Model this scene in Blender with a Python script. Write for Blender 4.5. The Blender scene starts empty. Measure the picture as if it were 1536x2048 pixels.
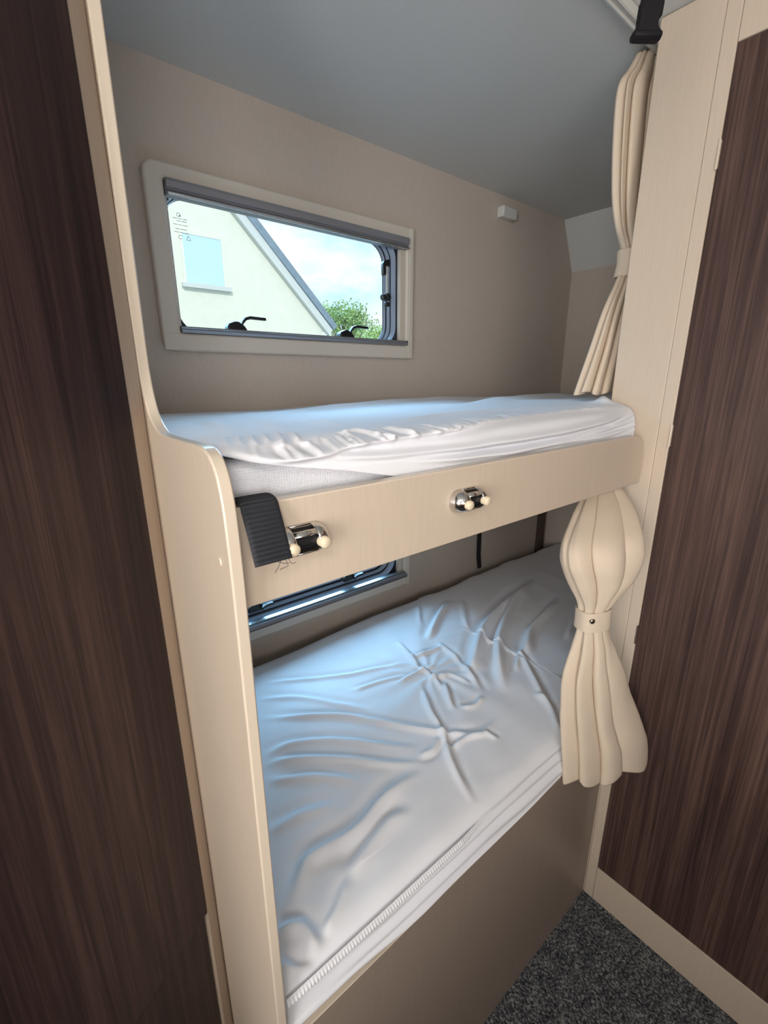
import bpy, bmesh, math, random
import numpy as np
from mathutils import Matrix, Vector, noise as mnoise
random.seed(7); rng = np.random.default_rng(7)
PI = math.pi
scene = bpy.context.scene
COL = scene.collection

# ------------------------------------------------------------------ helpers
def empty(name, loc, label=None, cat=None, group=None, kind=None, rotz=0.0):
    o = bpy.data.objects.new(name, None); COL.objects.link(o)
    o.location = loc; o.rotation_euler = (0, 0, rotz); o.empty_display_size = .05
    tag(o, label, cat, group, kind)
    return o
def tag(o, label=None, cat=None, group=None, kind=None):
    if label: o['label'] = label
    if cat: o['category'] = cat
    if group: o['group'] = group
    if kind: o['kind'] = kind
    return o
def wloc(o):
    v = Vector((0, 0, 0))
    while o is not None:
        v += Vector(o.location); o = o.parent
    return v
def obj(name, bm, mat, parent=None, origin=None, smooth=None, bevel=0.0, seg=2, solid=0.0, label=None):
    """one mesh object from a bmesh given in world coordinates"""
    base = wloc(parent) if parent else Vector((0, 0, 0))
    org = Vector(origin) if origin else base
    bmesh.ops.recalc_face_normals(bm, faces=bm.faces)
    me = bpy.data.meshes.new(name); bm.to_mesh(me); bm.free()
    me.transform(Matrix.Translation(-org))
    o = bpy.data.objects.new(name, me); COL.objects.link(o)
    o.location = org - base
    if parent: o.parent = parent
    for m in (mat if isinstance(mat, (list, tuple)) else [mat]): me.materials.append(m)
    if solid:
        s = o.modifiers.new('Solidify', 'SOLIDIFY'); s.thickness = solid; s.offset = 0
    if bevel:
        b = o.modifiers.new('Bevel', 'BEVEL'); b.width = bevel; b.segments = seg
        b.limit_method = 'ANGLE'; b.angle_limit = math.radians(40); b.harden_normals = False
    if smooth is not None or bevel:
        for p in me.polygons: p.use_smooth = True
        me.set_sharp_from_angle(angle=math.radians(smooth if smooth is not None else 40))
    if label: o['label'] = label
    return o
def BM(): return bmesh.new()
def box(bm, x0, x1, y0, y1, z0, z1):
    v = [bm.verts.new((x, y, z)) for x in (x0, x1) for y in (y0, y1) for z in (z0, z1)]
    for f in ((0, 1, 3, 2), (4, 6, 7, 5), (0, 4, 5, 1), (2, 3, 7, 6), (0, 2, 6, 4), (1, 5, 7, 3)):
        bm.faces.new([v[i] for i in f])
def prism(bm, pts, axis, a0, a1):
    """extrude an outline; axis 'x': pts are (y,z); 'y': (x,z); 'z': (x,y)"""
    def P(p, a): return {'x': (a, p[0], p[1]), 'y': (p[0], a, p[1]), 'z': (p[0], p[1], a)}[axis]
    A = [bm.verts.new(P(p, a0)) for p in pts]; B = [bm.verts.new(P(p, a1)) for p in pts]
    n = len(pts)
    bm.faces.new(A); bm.faces.new(B[::-1])
    for i in range(n):
        j = (i + 1) % n; bm.faces.new((A[i], A[j], B[j], B[i]))
def ring(bm, outer, inner, a0, a1):
    """frame between two outlines in XZ with the same number of points, from y=a0 to y=a1"""
    L = [[bm.verts.new((p[0], a, p[1])) for p in o] for a in (a0, a1) for o in (outer, inner)]
    n = len(outer)
    for i in range(n):
        j = (i + 1) % n
        for q, r in ((0, 1), (3, 2), (2, 0), (1, 3)):
            bm.faces.new((L[q][i], L[q][j], L[r][j], L[r][i]))
def rrect(x0, x1, z0, z1, r, k=8):
    pts = []
    for cx, cz, a in ((x1 - r, z1 - r, 0), (x0 + r, z1 - r, 90), (x0 + r, z0 + r, 180), (x1 - r, z0 + r, 270)):
        for i in range(k + 1):
            t = math.radians(a + 90 * i / k); pts.append((cx + r * math.cos(t), cz + r * math.sin(t)))
    return pts
def tube(bm, path, r, n=10, cap=True):
    rings = []; P = [Vector(p) for p in path]; up = None
    for i, p in enumerate(P):
        d = (P[min(i + 1, len(P) - 1)] - P[max(i - 1, 0)]).normalized()
        if up is None:
            up = Vector((0, 0, 1)) if abs(d.z) < .9 else Vector((1, 0, 0))
        u = d.cross(up).normalized(); up = u.cross(d).normalized()
        rr = r[i] if isinstance(r, (list, tuple)) else r
        rings.append([bm.verts.new(p + (u * math.cos(2 * PI * k / n) + up * math.sin(2 * PI * k / n)) * rr) for k in range(n)])
    for a, b in zip(rings, rings[1:]):
        for k in range(n): bm.faces.new((a[k], a[(k + 1) % n], b[(k + 1) % n], b[k]))
    if cap: bm.faces.new(rings[0][::-1]); bm.faces.new(rings[-1])
def grid(bm, V, close_u=False):
    """V: array (nu,nv,3)"""
    nu, nv = V.shape[:2]
    vs = [[bm.verts.new(V[i, j]) for j in range(nv)] for i in range(nu)]
    for i in range(nu if close_u else nu - 1):
        a, b = vs[i], vs[(i + 1) % nu]
        for j in range(nv - 1): bm.faces.new((a[j], a[j + 1], b[j + 1], b[j]))
    return vs
def catmull(pts, m=8):
    P = np.array(pts, float); out = []
    for i in range(len(P) - 1):
        p0, p1, p2, p3 = P[max(i - 1, 0)], P[i], P[i + 1], P[min(i + 2, len(P) - 1)]
        for t in np.linspace(0, 1, m, endpoint=False):
            out.append(.5 * ((2 * p1) + (-p0 + p2) * t + (2 * p0 - 5 * p1 + 4 * p2 - p3) * t * t + (-p0 + 3 * p1 - 3 * p2 + p3) * t ** 3))
    out.append(P[-1]); return np.array(out)
def fold(X, Y, pts, w, amp, side=.55, off=1.7):
    """height of one cloth fold that follows a polyline: a ridge with a valley along one flank"""
    L = catmull(pts, 6); seg = np.diff(L, axis=0); ln = np.hypot(seg[:, 0], seg[:, 1]); cum = np.r_[0, np.cumsum(ln)]; T = cum[-1]
    best = np.full(X.shape, 1e9); sd = np.zeros(X.shape); s = np.zeros(X.shape)
    for i in range(len(seg)):
        if ln[i] < 1e-9: continue
        dx, dy = X - L[i, 0], Y - L[i, 1]
        t = np.clip((dx * seg[i, 0] + dy * seg[i, 1]) / ln[i] ** 2, 0, 1)
        ex, ey = dx - t * seg[i, 0], dy - t * seg[i, 1]; d = np.hypot(ex, ey)
        m = d < best; best = np.where(m, d, best)
        sd = np.where(m, np.sign(seg[i, 0] * ey - seg[i, 1] * ex) * d, sd); s = np.where(m, (cum[i] + t * ln[i]) / T, s)
    tp = np.clip(np.minimum(s / .22, (1 - s) / .3), 0, 1); tp = tp * tp * (3 - 2 * tp)
    return amp * tp * (np.exp(-(sd / w) ** 2) - side * np.exp(-((sd - off * w) / (1.1 * w)) ** 2))
def fbm(X, Y, sc, seed=0, oct=3):
    r = np.random.default_rng(seed); out = np.zeros(X.shape)
    for o in range(oct):
        for _ in range(5):
            a = r.uniform(0, 2 * PI); k = sc * 2 ** o * r.uniform(.7, 1.4); p = r.uniform(0, 2 * PI)
            out += np.sin(k * (X * math.cos(a) + Y * math.sin(a)) + p) / 2 ** o / 5
    return out

# ------------------------------------------------------------------ materials
def new_mat(name):
    m = bpy.data.materials.new(name); m.use_nodes = True
    nt = m.node_tree; return m, nt, nt.nodes['Principled BSDF']
def setp(b, **k):
    for n, v in k.items(): b.inputs[n.replace('_', ' ')].default_value = v
def C4(c): return (c[0], c[1], c[2], 1)
def noise_node(nt, scale, mapping, detail=4, rough=.6, dist=0.0):
    tc = nt.nodes.new('ShaderNodeTexCoord'); mp = nt.nodes.new('ShaderNodeMapping'); nz = nt.nodes.new('ShaderNodeTexNoise')
    mp.inputs['Scale'].default_value = mapping
    nz.inputs['Scale'].default_value = scale; nz.inputs['Detail'].default_value = detail
    nz.inputs['Roughness'].default_value = rough; nz.inputs['Distortion'].default_value = dist
    nt.links.new(tc.outputs['Object'], mp.inputs['Vector']); nt.links.new(mp.outputs['Vector'], nz.inputs['Vector'])
    return nz
def ramp(nt, src, stops):
    r = nt.nodes.new('ShaderNodeValToRGB'); e = r.color_ramp.elements
    while len(e) < len(stops): e.new(.5)
    for el, (p, c) in zip(e, stops): el.position = p; el.color = C4(c)
    nt.links.new(src, r.inputs['Fac']); return r
def bump(nt, b, src, strength, dist):
    n = nt.nodes.new('ShaderNodeBump'); n.inputs['Strength'].default_value = strength; n.inputs['Distance'].default_value = dist
    nt.links.new(src, n.inputs['Height']); nt.links.new(n.outputs['Normal'], b.inputs['Normal'])
def plain(name, c, rough=.5, metal=0.0, spec=.5, grain=None, var=.08, bmp=0.0, bd=.001, coat=0.0):
    m, nt, b = new_mat(name); setp(b, Base_Color=C4(c), Roughness=rough, Metallic=metal, Specular_IOR_Level=spec, Coat_Weight=coat)
    if grain:
        nz = noise_node(nt, 1.0, grain)
        r = ramp(nt, nz.outputs['Fac'], [(.25, [x * (1 - var) for x in c]), (.75, [min(1, x * (1 + var)) for x in c])])
        nt.links.new(r.outputs['Color'], b.inputs['Base Color'])
        if bmp: bump(nt, b, nz.outputs['Fac'], bmp, bd)
    return m
def wood(name, dark, mid, light, seed=0):
    m, nt, b = new_mat(name)
    n1 = noise_node(nt, 1.0, (9 , 9, .55), 3, .5, .6)
    n2 = noise_node(nt, 1.0, (95, 95, 1.6), 5, .62, .8)
    n3 = noise_node(nt, 1.0, (420, 420, 9), 3, .6)
    for n in (n1, n2, n3):
        mp = n.inputs['Vector'].links[0].from_node; mp.inputs['Location'].default_value = (seed * 3.1, seed * 1.7, seed * .9)
    mix = nt.nodes.new('ShaderNodeMath'); mix.operation = 'MULTIPLY_ADD'; mix.inputs[1].default_value = .45
    ad = nt.nodes.new('ShaderNodeMath'); ad.operation = 'MULTIPLY_ADD'; ad.inputs[1].default_value = .55
    nt.links.new(n1.outputs['Fac'], mix.inputs[0]); nt.links.new(n2.outputs['Fac'], ad.inputs[0]); ad.inputs[2].default_value = 0
    nt.links.new(ad.outputs[0], mix.inputs[2])
    fin = nt.nodes.new('ShaderNodeMath'); fin.operation = 'MULTIPLY_ADD'; fin.inputs[1].default_value = .22
    nt.links.new(n3.outputs['Fac'], fin.inputs[0]); nt.links.new(mix.outputs[0], fin.inputs[2])
    r = ramp(nt, fin.outputs[0], [(.44, dark), (.58, mid), (.74, light)])
    nt.links.new(r.outputs['Color'], b.inputs['Base Color']); setp(b, Roughness=.5, Specular_IOR_Level=.35)
    bump(nt, b, n3.outputs['Fac'], .12, .0006)
    return m
M = {}
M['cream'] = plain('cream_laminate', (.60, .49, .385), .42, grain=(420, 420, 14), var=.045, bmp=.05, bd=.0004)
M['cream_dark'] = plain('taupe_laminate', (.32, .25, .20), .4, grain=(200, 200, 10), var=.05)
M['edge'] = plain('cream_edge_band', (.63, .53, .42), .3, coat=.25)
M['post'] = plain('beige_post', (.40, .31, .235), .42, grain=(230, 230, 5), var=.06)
M['wall'] = plain('wall_lining', (.54, .465, .40), .6, grain=(260, 260, 40), var=.05, bmp=.05, bd=.0004)
M['ceiling'] = plain('ceiling_lining', (.60, .60, .575), .7, grain=(300, 300, 300), var=.05, bmp=.08, bd=.0005)
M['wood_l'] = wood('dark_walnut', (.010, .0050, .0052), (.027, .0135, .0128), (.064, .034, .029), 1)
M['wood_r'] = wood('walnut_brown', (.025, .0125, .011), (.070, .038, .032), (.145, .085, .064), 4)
M['dark_strip'] = plain('dark_brown_grained', (.08, .05, .042), .5, grain=(90, 90, 4), var=.2)
M['plastic'] = plain('cream_plastic', (.62, .57, .50), .38)
M['jamb'] = plain('window_jamb', (.55, .49, .41), .45)
M['alu'] = plain('grey_aluminium', (.36, .37, .40), .33, metal=.75)
M['alu_dark'] = plain('dark_aluminium', (.27, .275, .30), .4, metal=.35)
M['silver'] = plain('silver_rail', (.6, .62, .64), .25, metal=.9)
M['rubber'] = plain('black_rubber', (.012, .013, .019), .4)
M['rubber_l'] = plain('grey_rubber_lip', (.30, .34, .42), .25, coat=.3)
M['black'] = plain('black_plastic', (.012, .012, .014), .35)
M['buckle'] = plain('matt_black_plastic', (.007, .006, .008), .6, spec=.25)
M['chrome'] = plain('chrome', (.66, .65, .63), .1, metal=1.0)
M['bumper'] = plain('ivory_rubber', (.72, .60, .43), .4)
M['snap'] = plain('brass_snap', (.52, .46, .38), .22, metal=1.0)
M['white_pl'] = plain('white_plastic', (.60, .60, .57), .4)
M['sheet'] = plain('white_cotton', (.79, .79, .825), .85, spec=.2, grain=(900, 900, 900), var=.02, bmp=.08, bd=.0004)
M['webbing'] = plain('black_webbing', (.022, .023, .028), .7, spec=.4)
M['thread'] = plain('frayed_thread', (.10, .085, .075), .8)
M['hem'] = plain('ribbed_elastic', (.77, .765, .785), .8, spec=.2)
M['house'] = plain('render_wall', (.72, .70, .61), .9, spec=.1, grain=(6, 6, 6), var=.04)
M['roof'] = plain('slate_roof', (.20, .25, .31), .7, grain=(10, 10, 10), var=.15)
M['verge'] = plain('roof_verge', (.58, .59, .58), .8)
M['shutter'] = plain('pale_shutter', (.50, .66, .78), .6)
M['bark'] = plain('bark', (.12, .09, .06), .9)
M['leaf'] = plain('leaf_green', (.25, .34, .11), .7, grain=(3, 3, 3), var=.35)
M['leaf2'] = plain('leaf_yellow_green', (.34, .43, .14), .7, grain=(3, 3, 3), var=.3)
M['grass'] = plain('gravel', (.20, .185, .15), .9, grain=(4, 4, 4), var=.3)
# ticking with a fine dotted quilting
m, nt, b = new_mat('mattress_ticking'); setp(b, Base_Color=(.74, .74, .78, 1), Roughness=.85, Specular_IOR_Level=.2)
vo = nt.nodes.new('ShaderNodeTexVoronoi'); vo.inputs['Scale'].default_value = 330; vo.inputs['Randomness'].default_value = .25
tc = nt.nodes.new('ShaderNodeTexCoord'); nt.links.new(tc.outputs['Object'], vo.inputs['Vector'])
r = ramp(nt, vo.outputs['Distance'], [(.1, (.62, .63, .70)), (.55, (.77, .77, .80))]); nt.links.new(r.outputs['Color'], b.inputs['Base Color'])
bump(nt, b, vo.outputs['Distance'], .5, .0012); M['ticking'] = m
# curtain cloth: lets some light through
m, nt, b = new_mat('cream_curtain_cloth'); setp(b, Base_Color=(.80, .665, .525, 1), Roughness=.9, Specular_IOR_Level=.15)
nz = noise_node(nt, 1.0, (700, 700, 250), 2); bump(nt, b, nz.outputs['Fac'], .15, .0005)
tr = nt.nodes.new('ShaderNodeBsdfTranslucent'); tr.inputs['Color'].default_value = (.72, .60, .44, 1)
mx = nt.nodes.new('ShaderNodeMixShader'); mx.inputs['Fac'].default_value = .18
out = nt.nodes['Material Output']
nt.links.new(b.outputs['BSDF'], mx.inputs[1]); nt.links.new(tr.outputs['BSDF'], mx.inputs[2]); nt.links.new(mx.outputs['Shader'], out.inputs['Surface'])
M['curtain'] = m
# thin acrylic window pane
m, nt, b = new_mat('acrylic_pane')
t = nt.nodes.new('ShaderNodeBsdfTransparent'); t.inputs['Color'].default_value = (.95, .975, .98, 1)
g = nt.nodes.new('ShaderNodeBsdfGlossy'); g.inputs['Roughness'].default_value = .02
fr = nt.nodes.new('ShaderNodeFresnel'); fr.inputs['IOR'].default_value = 1.3
mx = nt.nodes.new('ShaderNodeMixShader'); out = nt.nodes['Material Output']
nt.links.new(fr.outputs['Fac'], mx.inputs['Fac']); nt.links.new(t.outputs['BSDF'], mx.inputs[1]); nt.links.new(g.outputs['BSDF'], mx.inputs[2])
nt.links.new(mx.outputs['Shader'], out.inputs['Surface']); M['pane'] = m
M['print'] = plain('grey_print', (.55, .56, .56), .6)
# carpet
m, nt, b = new_mat('charcoal_carpet'); setp(b, Roughness=.95, Specular_IOR_Level=.1)
n1 = noise_node(nt, 1.0, (210, 150, 210), 3, .75, .5); n2 = noise_node(nt, 1.0, (28, 28, 28), 3, .6)
ma = nt.nodes.new('ShaderNodeMath'); ma.operation = 'MULTIPLY_ADD'; ma.inputs[1].default_value = .25
nt.links.new(n2.outputs['Fac'], ma.inputs[0]); nt.links.new(n1.outputs['Fac'], ma.inputs[2])
r = ramp(nt, ma.outputs[0], [(.50, (.022, .023, .029)), (.63, (.085, .088, .098)), (.77, (.34, .335, .32))])
nt.links.new(r.outputs['Color'], b.inputs['Base Color']); bump(nt, b, n1.outputs['Fac'], .8, .004); M['carpet'] = m

# ------------------------------------------------------------------ measures (metres; camera stands over x=0, y=0)
D, XE, ZC, ZS, XS = 1.2085, 2.078, 2.093, 1.906, 1.980
XP = 1.077                       # side of the wardrobe
XL0, XL1 = .137, .150            # bunk side panel
YG = .410                        # front of the guard board
WX0, WX1, OX0, OX1 = .362, 1.071, .3206, 1.0975
LOW = -.8195                     # lower window below the upper one

# ------------------------------------------------------------------ setting
def struct(name, bm, mat, **k): return tag(obj(name, bm, mat, **k), kind='structure')
bm = BM(); box(bm, -1.6, 2.1, -1.25, 1.24, -.04, 0); struct('floor', bm, M['carpet'])
bm = BM(); box(bm, -1.6, 2.1, -1.25, 1.24, ZC, ZC + .04); struct('ceiling', bm, M['ceiling'])
# back wall with the two window openings
hx0, hx1 = WX0 - .012, WX1 + .012
xs = [-1.6, hx0, hx1, XE + .03]; hz = [(1.545, 1.880), (1.545 + LOW, 1.880 + LOW)]
zs = [0, hz[1][0], hz[1][1], hz[0][0], hz[0][1], ZC]
bm = BM()
for i in range(3):
    for j in range(5):
        if i == 1 and j in (1, 3): continue
        box(bm, xs[i], xs[i + 1], D, D + .05, zs[j], zs[j + 1])
bmesh.ops.remove_doubles(bm, verts=bm.verts, dist=1e-5)
seen = {}
for f in list(bm.faces):
    c = f.calc_center_median(); k = (round(c.x, 4), round(c.y, 4), round(c.z, 4)); seen.setdefault(k, []).append(f)
bmesh.ops.delete(bm, geom=[f for l in seen.values() if len(l) > 1 for f in l], context='FACES_ONLY')
struct('wall_back', bm, M['wall'])
bm = BM(); box(bm, XE, XE + .03, -1.25, D, 0, ZS); struct('wall_right', bm, M['wall'])
bm = BM(); prism(bm, [(XS, ZC), (XE, ZS), (XE + .03, ZS), (XE + .03, ZC)], 'y', -1.25, D); struct('ceiling_slope', bm, M['ceiling'])
bm = BM(); box(bm, -1.63, -1.6, -1.25, 1.24, 0, ZC); struct('wall_left', bm, M['wall'])
bm = BM(); box(bm, -1.6, XE, -1.28, -1.25, 0, ZC); struct('wall_front', bm, M['wall'])

bm = BM(); box(bm, -.66, 1.05, -.47, -.43, .001, 1.04); box(bm, -.66, -.62, -.43, .05, .001, .72); struct('shade_blocker', bm, M['cream_dark'])  # added out of view behind the camera to shade the lower panels

# ------------------------------------------------------------------ windows
def make_window(name, dz, low=False):
    root = empty(name, ((WX0 + WX1) / 2, D, 1.5156 + dz), kind='structure')
    Z = lambda z: z + dz
    bm = BM(); ring(bm, rrect(OX0, OX1, Z(1.5156), Z(1.9019), .026), rrect(WX0, WX1, Z(1.5565), Z(1.8687), .004), D - .022, D + .002)
    obj('window_frame', bm, M['plastic'], root, bevel=.006, seg=3)
    for (x0, x1, z0, z1) in ((OX0 + .004, WX0 - .003, 1.5565, 1.5575), (WX1 + .003, OX1 - .004, 1.8687, 1.8697), (WX1 + .012, WX1 + .013, 1.54, 1.885)):
        pass
    # corner cover caps of the surround
    for (x0, x1) in ((OX0 + .001, WX0 - .001), (WX1 + .010, OX1 - .001)):
        bm = BM(); box(bm, x0, x1, D - .0235, D - .021, Z(1.5180), Z(1.5545)) if x0 < .5 else box(bm, x0, x1, D - .0235, D - .021, Z(1.5180), Z(1.8995))
        obj('frame_cover', bm, M['plastic'], root, bevel=.001)
    # right jamb strip and the sleeve of the opening
    bm = BM(); ring(bm, [(WX0 - .011, Z(1.546)), (WX1 + .011, Z(1.546)), (WX1 + .011, Z(1.879)), (WX0 - .011, Z(1.879))],
                    [(WX0, Z(1.5565)), (WX1, Z(1.5565)), (WX1, Z(1.8687)), (WX0, Z(1.8687))], D + .002, D + .056)
    obj('window_sleeve', bm, M['jamb'], root)
    bm = BM(); box(bm, WX1 - .020, WX1, D - .012, D + .010, Z(1.5565), Z(1.8687)); obj('guide_rail', bm, M['jamb'], root, bevel=.002)
    bm = BM(); box(bm, WX0, WX0 + .006, D - .012, D + .010, Z(1.5565), Z(1.8687)); obj('guide_rail', bm, M['jamb'], root, bevel=.002)
    # roller blind cassette along the top: profiled aluminium
    prof = [(D - .034, 1.868), (D - .036, 1.862), (D - .034, 1.851), (D - .030, 1.8485), (D - .031, 1.846), (D - .027, 1.844), (D - .028, 1.8405), (D - .022, 1.8375), (D - .004, 1.8375), (D - .004, 1.868)]
    bm = BM(); prism(bm, [(p[0], Z(p[1])) for p in prof], 'x', WX0 + .001, WX1 - .001); cas = obj('blind_cassette', bm, M['alu_dark'], root, smooth=25)
    bm = BM(); box(bm, WX0 + .002, WX1 - .002, D - .0365, D - .028, Z(1.8360), Z(1.8425)); obj('pull_bar', bm, M['silver'], cas, bevel=.002)
    # bottom rail
    if low:
        prof = [(D - .040, 1.5585), (D - .043, 1.564), (D - .040, 1.572), (D - .034, 1.5745), (D - .031, 1.5725), (D - .027, 1.5765), (D - .018, 1.5765), (D - .016, 1.573), (D - .004, 1.573), (D - .004, 1.5565), (D - .034, 1.5565)]
    else:
        prof = [(D - .030, 1.5575), (D - .032, 1.563), (D - .029, 1.5675), (D - .025, 1.5685), (D - .023, 1.5715), (D - .006, 1.5715), (D - .006, 1.5565), (D - .024, 1.5565)]
    bm = BM(); prism(bm, [(p[0], Z(p[1])) for p in prof], 'x', WX0 + .001, WX1 - .001); obj('bottom_rail', bm, M['alu'], root, smooth=25)
    bm = BM(); box(bm, WX1 - .004, WX1 - .0005, D - .031, D - .006, Z(1.5575), Z(1.571)); obj('rail_end_cap', bm, M['black'], root, bevel=.001)
    # rubber gasket with rounded opening and its lips
    x0, x1, z0, z1 = WX0 + .004, WX1 - .019, 1.557, 1.8685
    ml, mr, mb, mt = (.2, .62, 1.15, .3) if low else (.2, .62, .25, .3)
    def rr(i, r): return rrect(x0 + ml * i, x1 - mr * i, Z(z0 + mb * i), Z(z1 - mt * i), r)
    def funnel(bm, i0, i1, ya, yb, r0, r1):
        A = [bm.verts.new((p[0], ya, p[1])) for p in rr(i0, r0)]; B = [bm.verts.new((p[0], yb, p[1])) for p in rr(i1, r1)]
        C_ = [bm.verts.new((p[0], yb + .003, p[1])) for p in rr(i1, r1)]; E_ = [bm.verts.new((p[0], ya + .003, p[1])) for p in rr(i0 - .002, r0)]
        n = len(A)
        for q in range(n):
            j = (q + 1) % n
            for u, v in ((A, B), (B, C_), (C_, E_), (E_, A)): bm.faces.new((u[q], u[j], v[j], v[q]))
    g = BM(); ring(g, rrect(x0, x1, Z(z0), Z(z1), .012), rr(.033, .060), D + .050, D + .054)
    ring(g, rrect(x0, x1, Z(z0), Z(z1), .012), rr(.017, .058), D + .026, D + .030); ring(g, rrect(x0, x1, Z(z0), Z(z1), .012), rr(.027, .059), D + .040, D + .044)
    ring(g, rrect(x0 - .003, x1 + .003, Z(z0 - .003), Z(z1 + .003), .012), rrect(x0, x1, Z(z0), Z(z1), .010), D + .002, D + .054); funnel(g, 0, .007, D + .000, D + .008, .014, .056); ring(g, rrect(x0, x1, Z(z0), Z(z1), .012), rr(.004, .056), D + .002, D + .010)
    gas = obj('rubber_gasket', g, M['rubber'], root, smooth=40)
    for i0, i1, ya, yb in ((.007, .013, D + .006, D + .025), (.018, .023, D + .028, D + .039), (.029, .033, D + .042, D + .049)):
        l = BM(); funnel(l, i0, i1, ya, yb, .057, .059); obj('gasket_lip', l, M['rubber_l'], gas, smooth=40)
    # pane, and the printed approval mark in its upper corner
    bm = BM(); prism(bm, rrect(x0 + .002, x1 - .002, Z(z0 + .002), Z(z1 - .002), .012), 'y', D + .0545, D + .056); pane = obj('window_pane', bm, M['pane'], root)
    if not low:
        pm = BM(); yp = D + .0536
        for row, (zz, segs) in enumerate(((1.8175, [(0, .010), (.012, .020), (.023, .033)]), (1.8125, [(.008, .017), (.019, .031)]), (1.8045, [(0, .009), (.011, .019), (.021, .033)]), (1.7955, [(.004, .012), (.014, .030)]), (1.7885, [(.000, .010), (.012, .022), (.024, .033)]))):
            for a, c in segs: box(pm, .396 + a, .396 + c, yp, yp + .0006, Z(zz), Z(zz + .0011))
        tri = [(.4225, 1.7745), (.4325, 1.7745), (.4275, 1.7845)]
        for a, c in zip(tri, tri[1:] + tri[:1]): tube(pm, [(a[0], yp, Z(a[1])), (c[0], yp, Z(c[1]))], .0006, 5)
        tube(pm, [(.409 + .004 * math.cos(t), yp, Z(1.779 + .004 * math.sin(t))) for t in np.linspace(.3, 5.6, 12)], .0006, 5)
        tube(pm, [(.410 + .004 * math.cos(t), yp, Z(1.826 + .004 * math.sin(t))) for t in np.linspace(0, 5.2, 12)], .0006, 5); box(pm, .411, .4145, yp, yp + .0006, Z(1.8225), Z(1.826))
        obj('printed_mark', pm, M['print'], pane, label='small grey printed approval mark')
    # two lever latches on the bottom rail
    for xb in ((.484, .826) if not low else (.474, .822)):
        zo = .022 if low else 0
        bm = BM()
        prism(bm, [(xb, Z(1.568 + zo)), (xb + .052, Z(1.568 + zo)), (xb + .050, Z(1.577 + zo)), (xb + .044, Z(1.585 + zo)), (xb + .030, Z(1.5935 + zo)), (xb + .020, Z(1.5935 + zo)), (xb + .004, Z(1.587 + zo)), (xb, Z(1.581 + zo))], 'y', D - .002 + zo * .6, D + .024 + zo * .6)
        la = obj('latch', bm, M['black'], root, bevel=.003)
        lv = BM(); pts = [(xb + .034, 1.580), (xb + .040, 1.592), (xb + .049, 1.6015), (xb + .062, 1.6055), (xb + .105, 1.6045)]
        if low: pts = [(xb + .036, 1.598), (xb + .046, 1.603), (xb + .056, 1.605), (xb + .066, 1.6055), (xb + .076, 1.6055)]
        up_ = [(p[0], Z(p[1] + .0035)) for p in pts]; dn = [(p[0] + .002, Z(p[1] - .0035)) for p in pts[::-1]]
        prism(lv, up_ + dn, 'y', D - .001, D + .013); obj('latch_lever', lv, M['black'], la, bevel=.0015)
    # stay arm on the right
    ax = 1.020
    st = BM(); tube(st, [(ax, D + .016, Z(1.792)), (ax, D + .016, Z(1.708))], .0042, 12); arm = obj('stay_arm', st, M['silver'], root, smooth=40)
    k = BM(); prism(k, [(ax - .020, Z(1.795)), (ax - .013, Z(1.805)), (ax + .007, Z(1.812)), (ax + .007, Z(1.790)), (ax - .008, Z(1.790)), (ax - .008, Z(1.765)), (ax - .018, Z(1.763))], 'y', D + .010, D + .022)
    obj('stay_bracket', k, M['black'], arm, bevel=.002)
    k = BM()
    tube(k, [(ax - .006, D + .016, Z(1.703)), (ax + .008, D + .016, Z(1.703))], .0115, 16)
    tube(k, [(ax - .022, D + .014, Z(1.699)), (ax - .008, D + .014, Z(1.702))], [.0095, .0085], 16)
    obj('stay_knob', k, M['black'], arm, bevel=.0015)
    k = BM(); box(k, ax - .008, ax + .008, D + .010, D + .022, Z(1.675), Z(1.688)); obj('stay_foot', k, M['black'], arm, bevel=.003)
    return root
make_window('window_1', 0.0)
make_window('window_2', LOW, True)

# ------------------------------------------------------------------ bunk bed (built-in carcass)
bunk = empty('bunk_bed', (.62, .60, 0), 'built-in cream laminate double bunk bed along the camper wall with the two windows', 'bunk bed')
side = [(.388, 0), (.388, 1.262), (.3895, 1.300), (.392, 1.335), (.398, 1.362), (.408, 1.379), (.422, 1.388), (.442, 1.391), (.50, 1.3905), (.560, 1.3905), (.582, 1.394), (.602, 1.4035), (.617, 1.420), (.627, 1.450), (.630, 1.50), (.622, 1.70), (.612, ZC - .001), (D - .001, ZC - .001), (D - .001, 0)]
sm = catmull(side[1:16], 5); pts = [side[0]] + [tuple(p) for p in sm] + side[16:]
bm = BM(); prism(bm, pts, 'x', XL0, XL1)
sp = obj('side_panel', bm, [M['cream'], M['edge']], bunk, smooth=30, bevel=.0018)
for p in sp.data.polygons:
    if abs(p.normal.x) < .5: p.material_index = 1
bm = BM(); tube(bm, [(XL0 + .0005, .415, 1.283), (XL0 - .0012, .415, 1.283)], [.0055, .0045], 16); obj('screw_cap', bm, M['cream'], sp, smooth=40)
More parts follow.
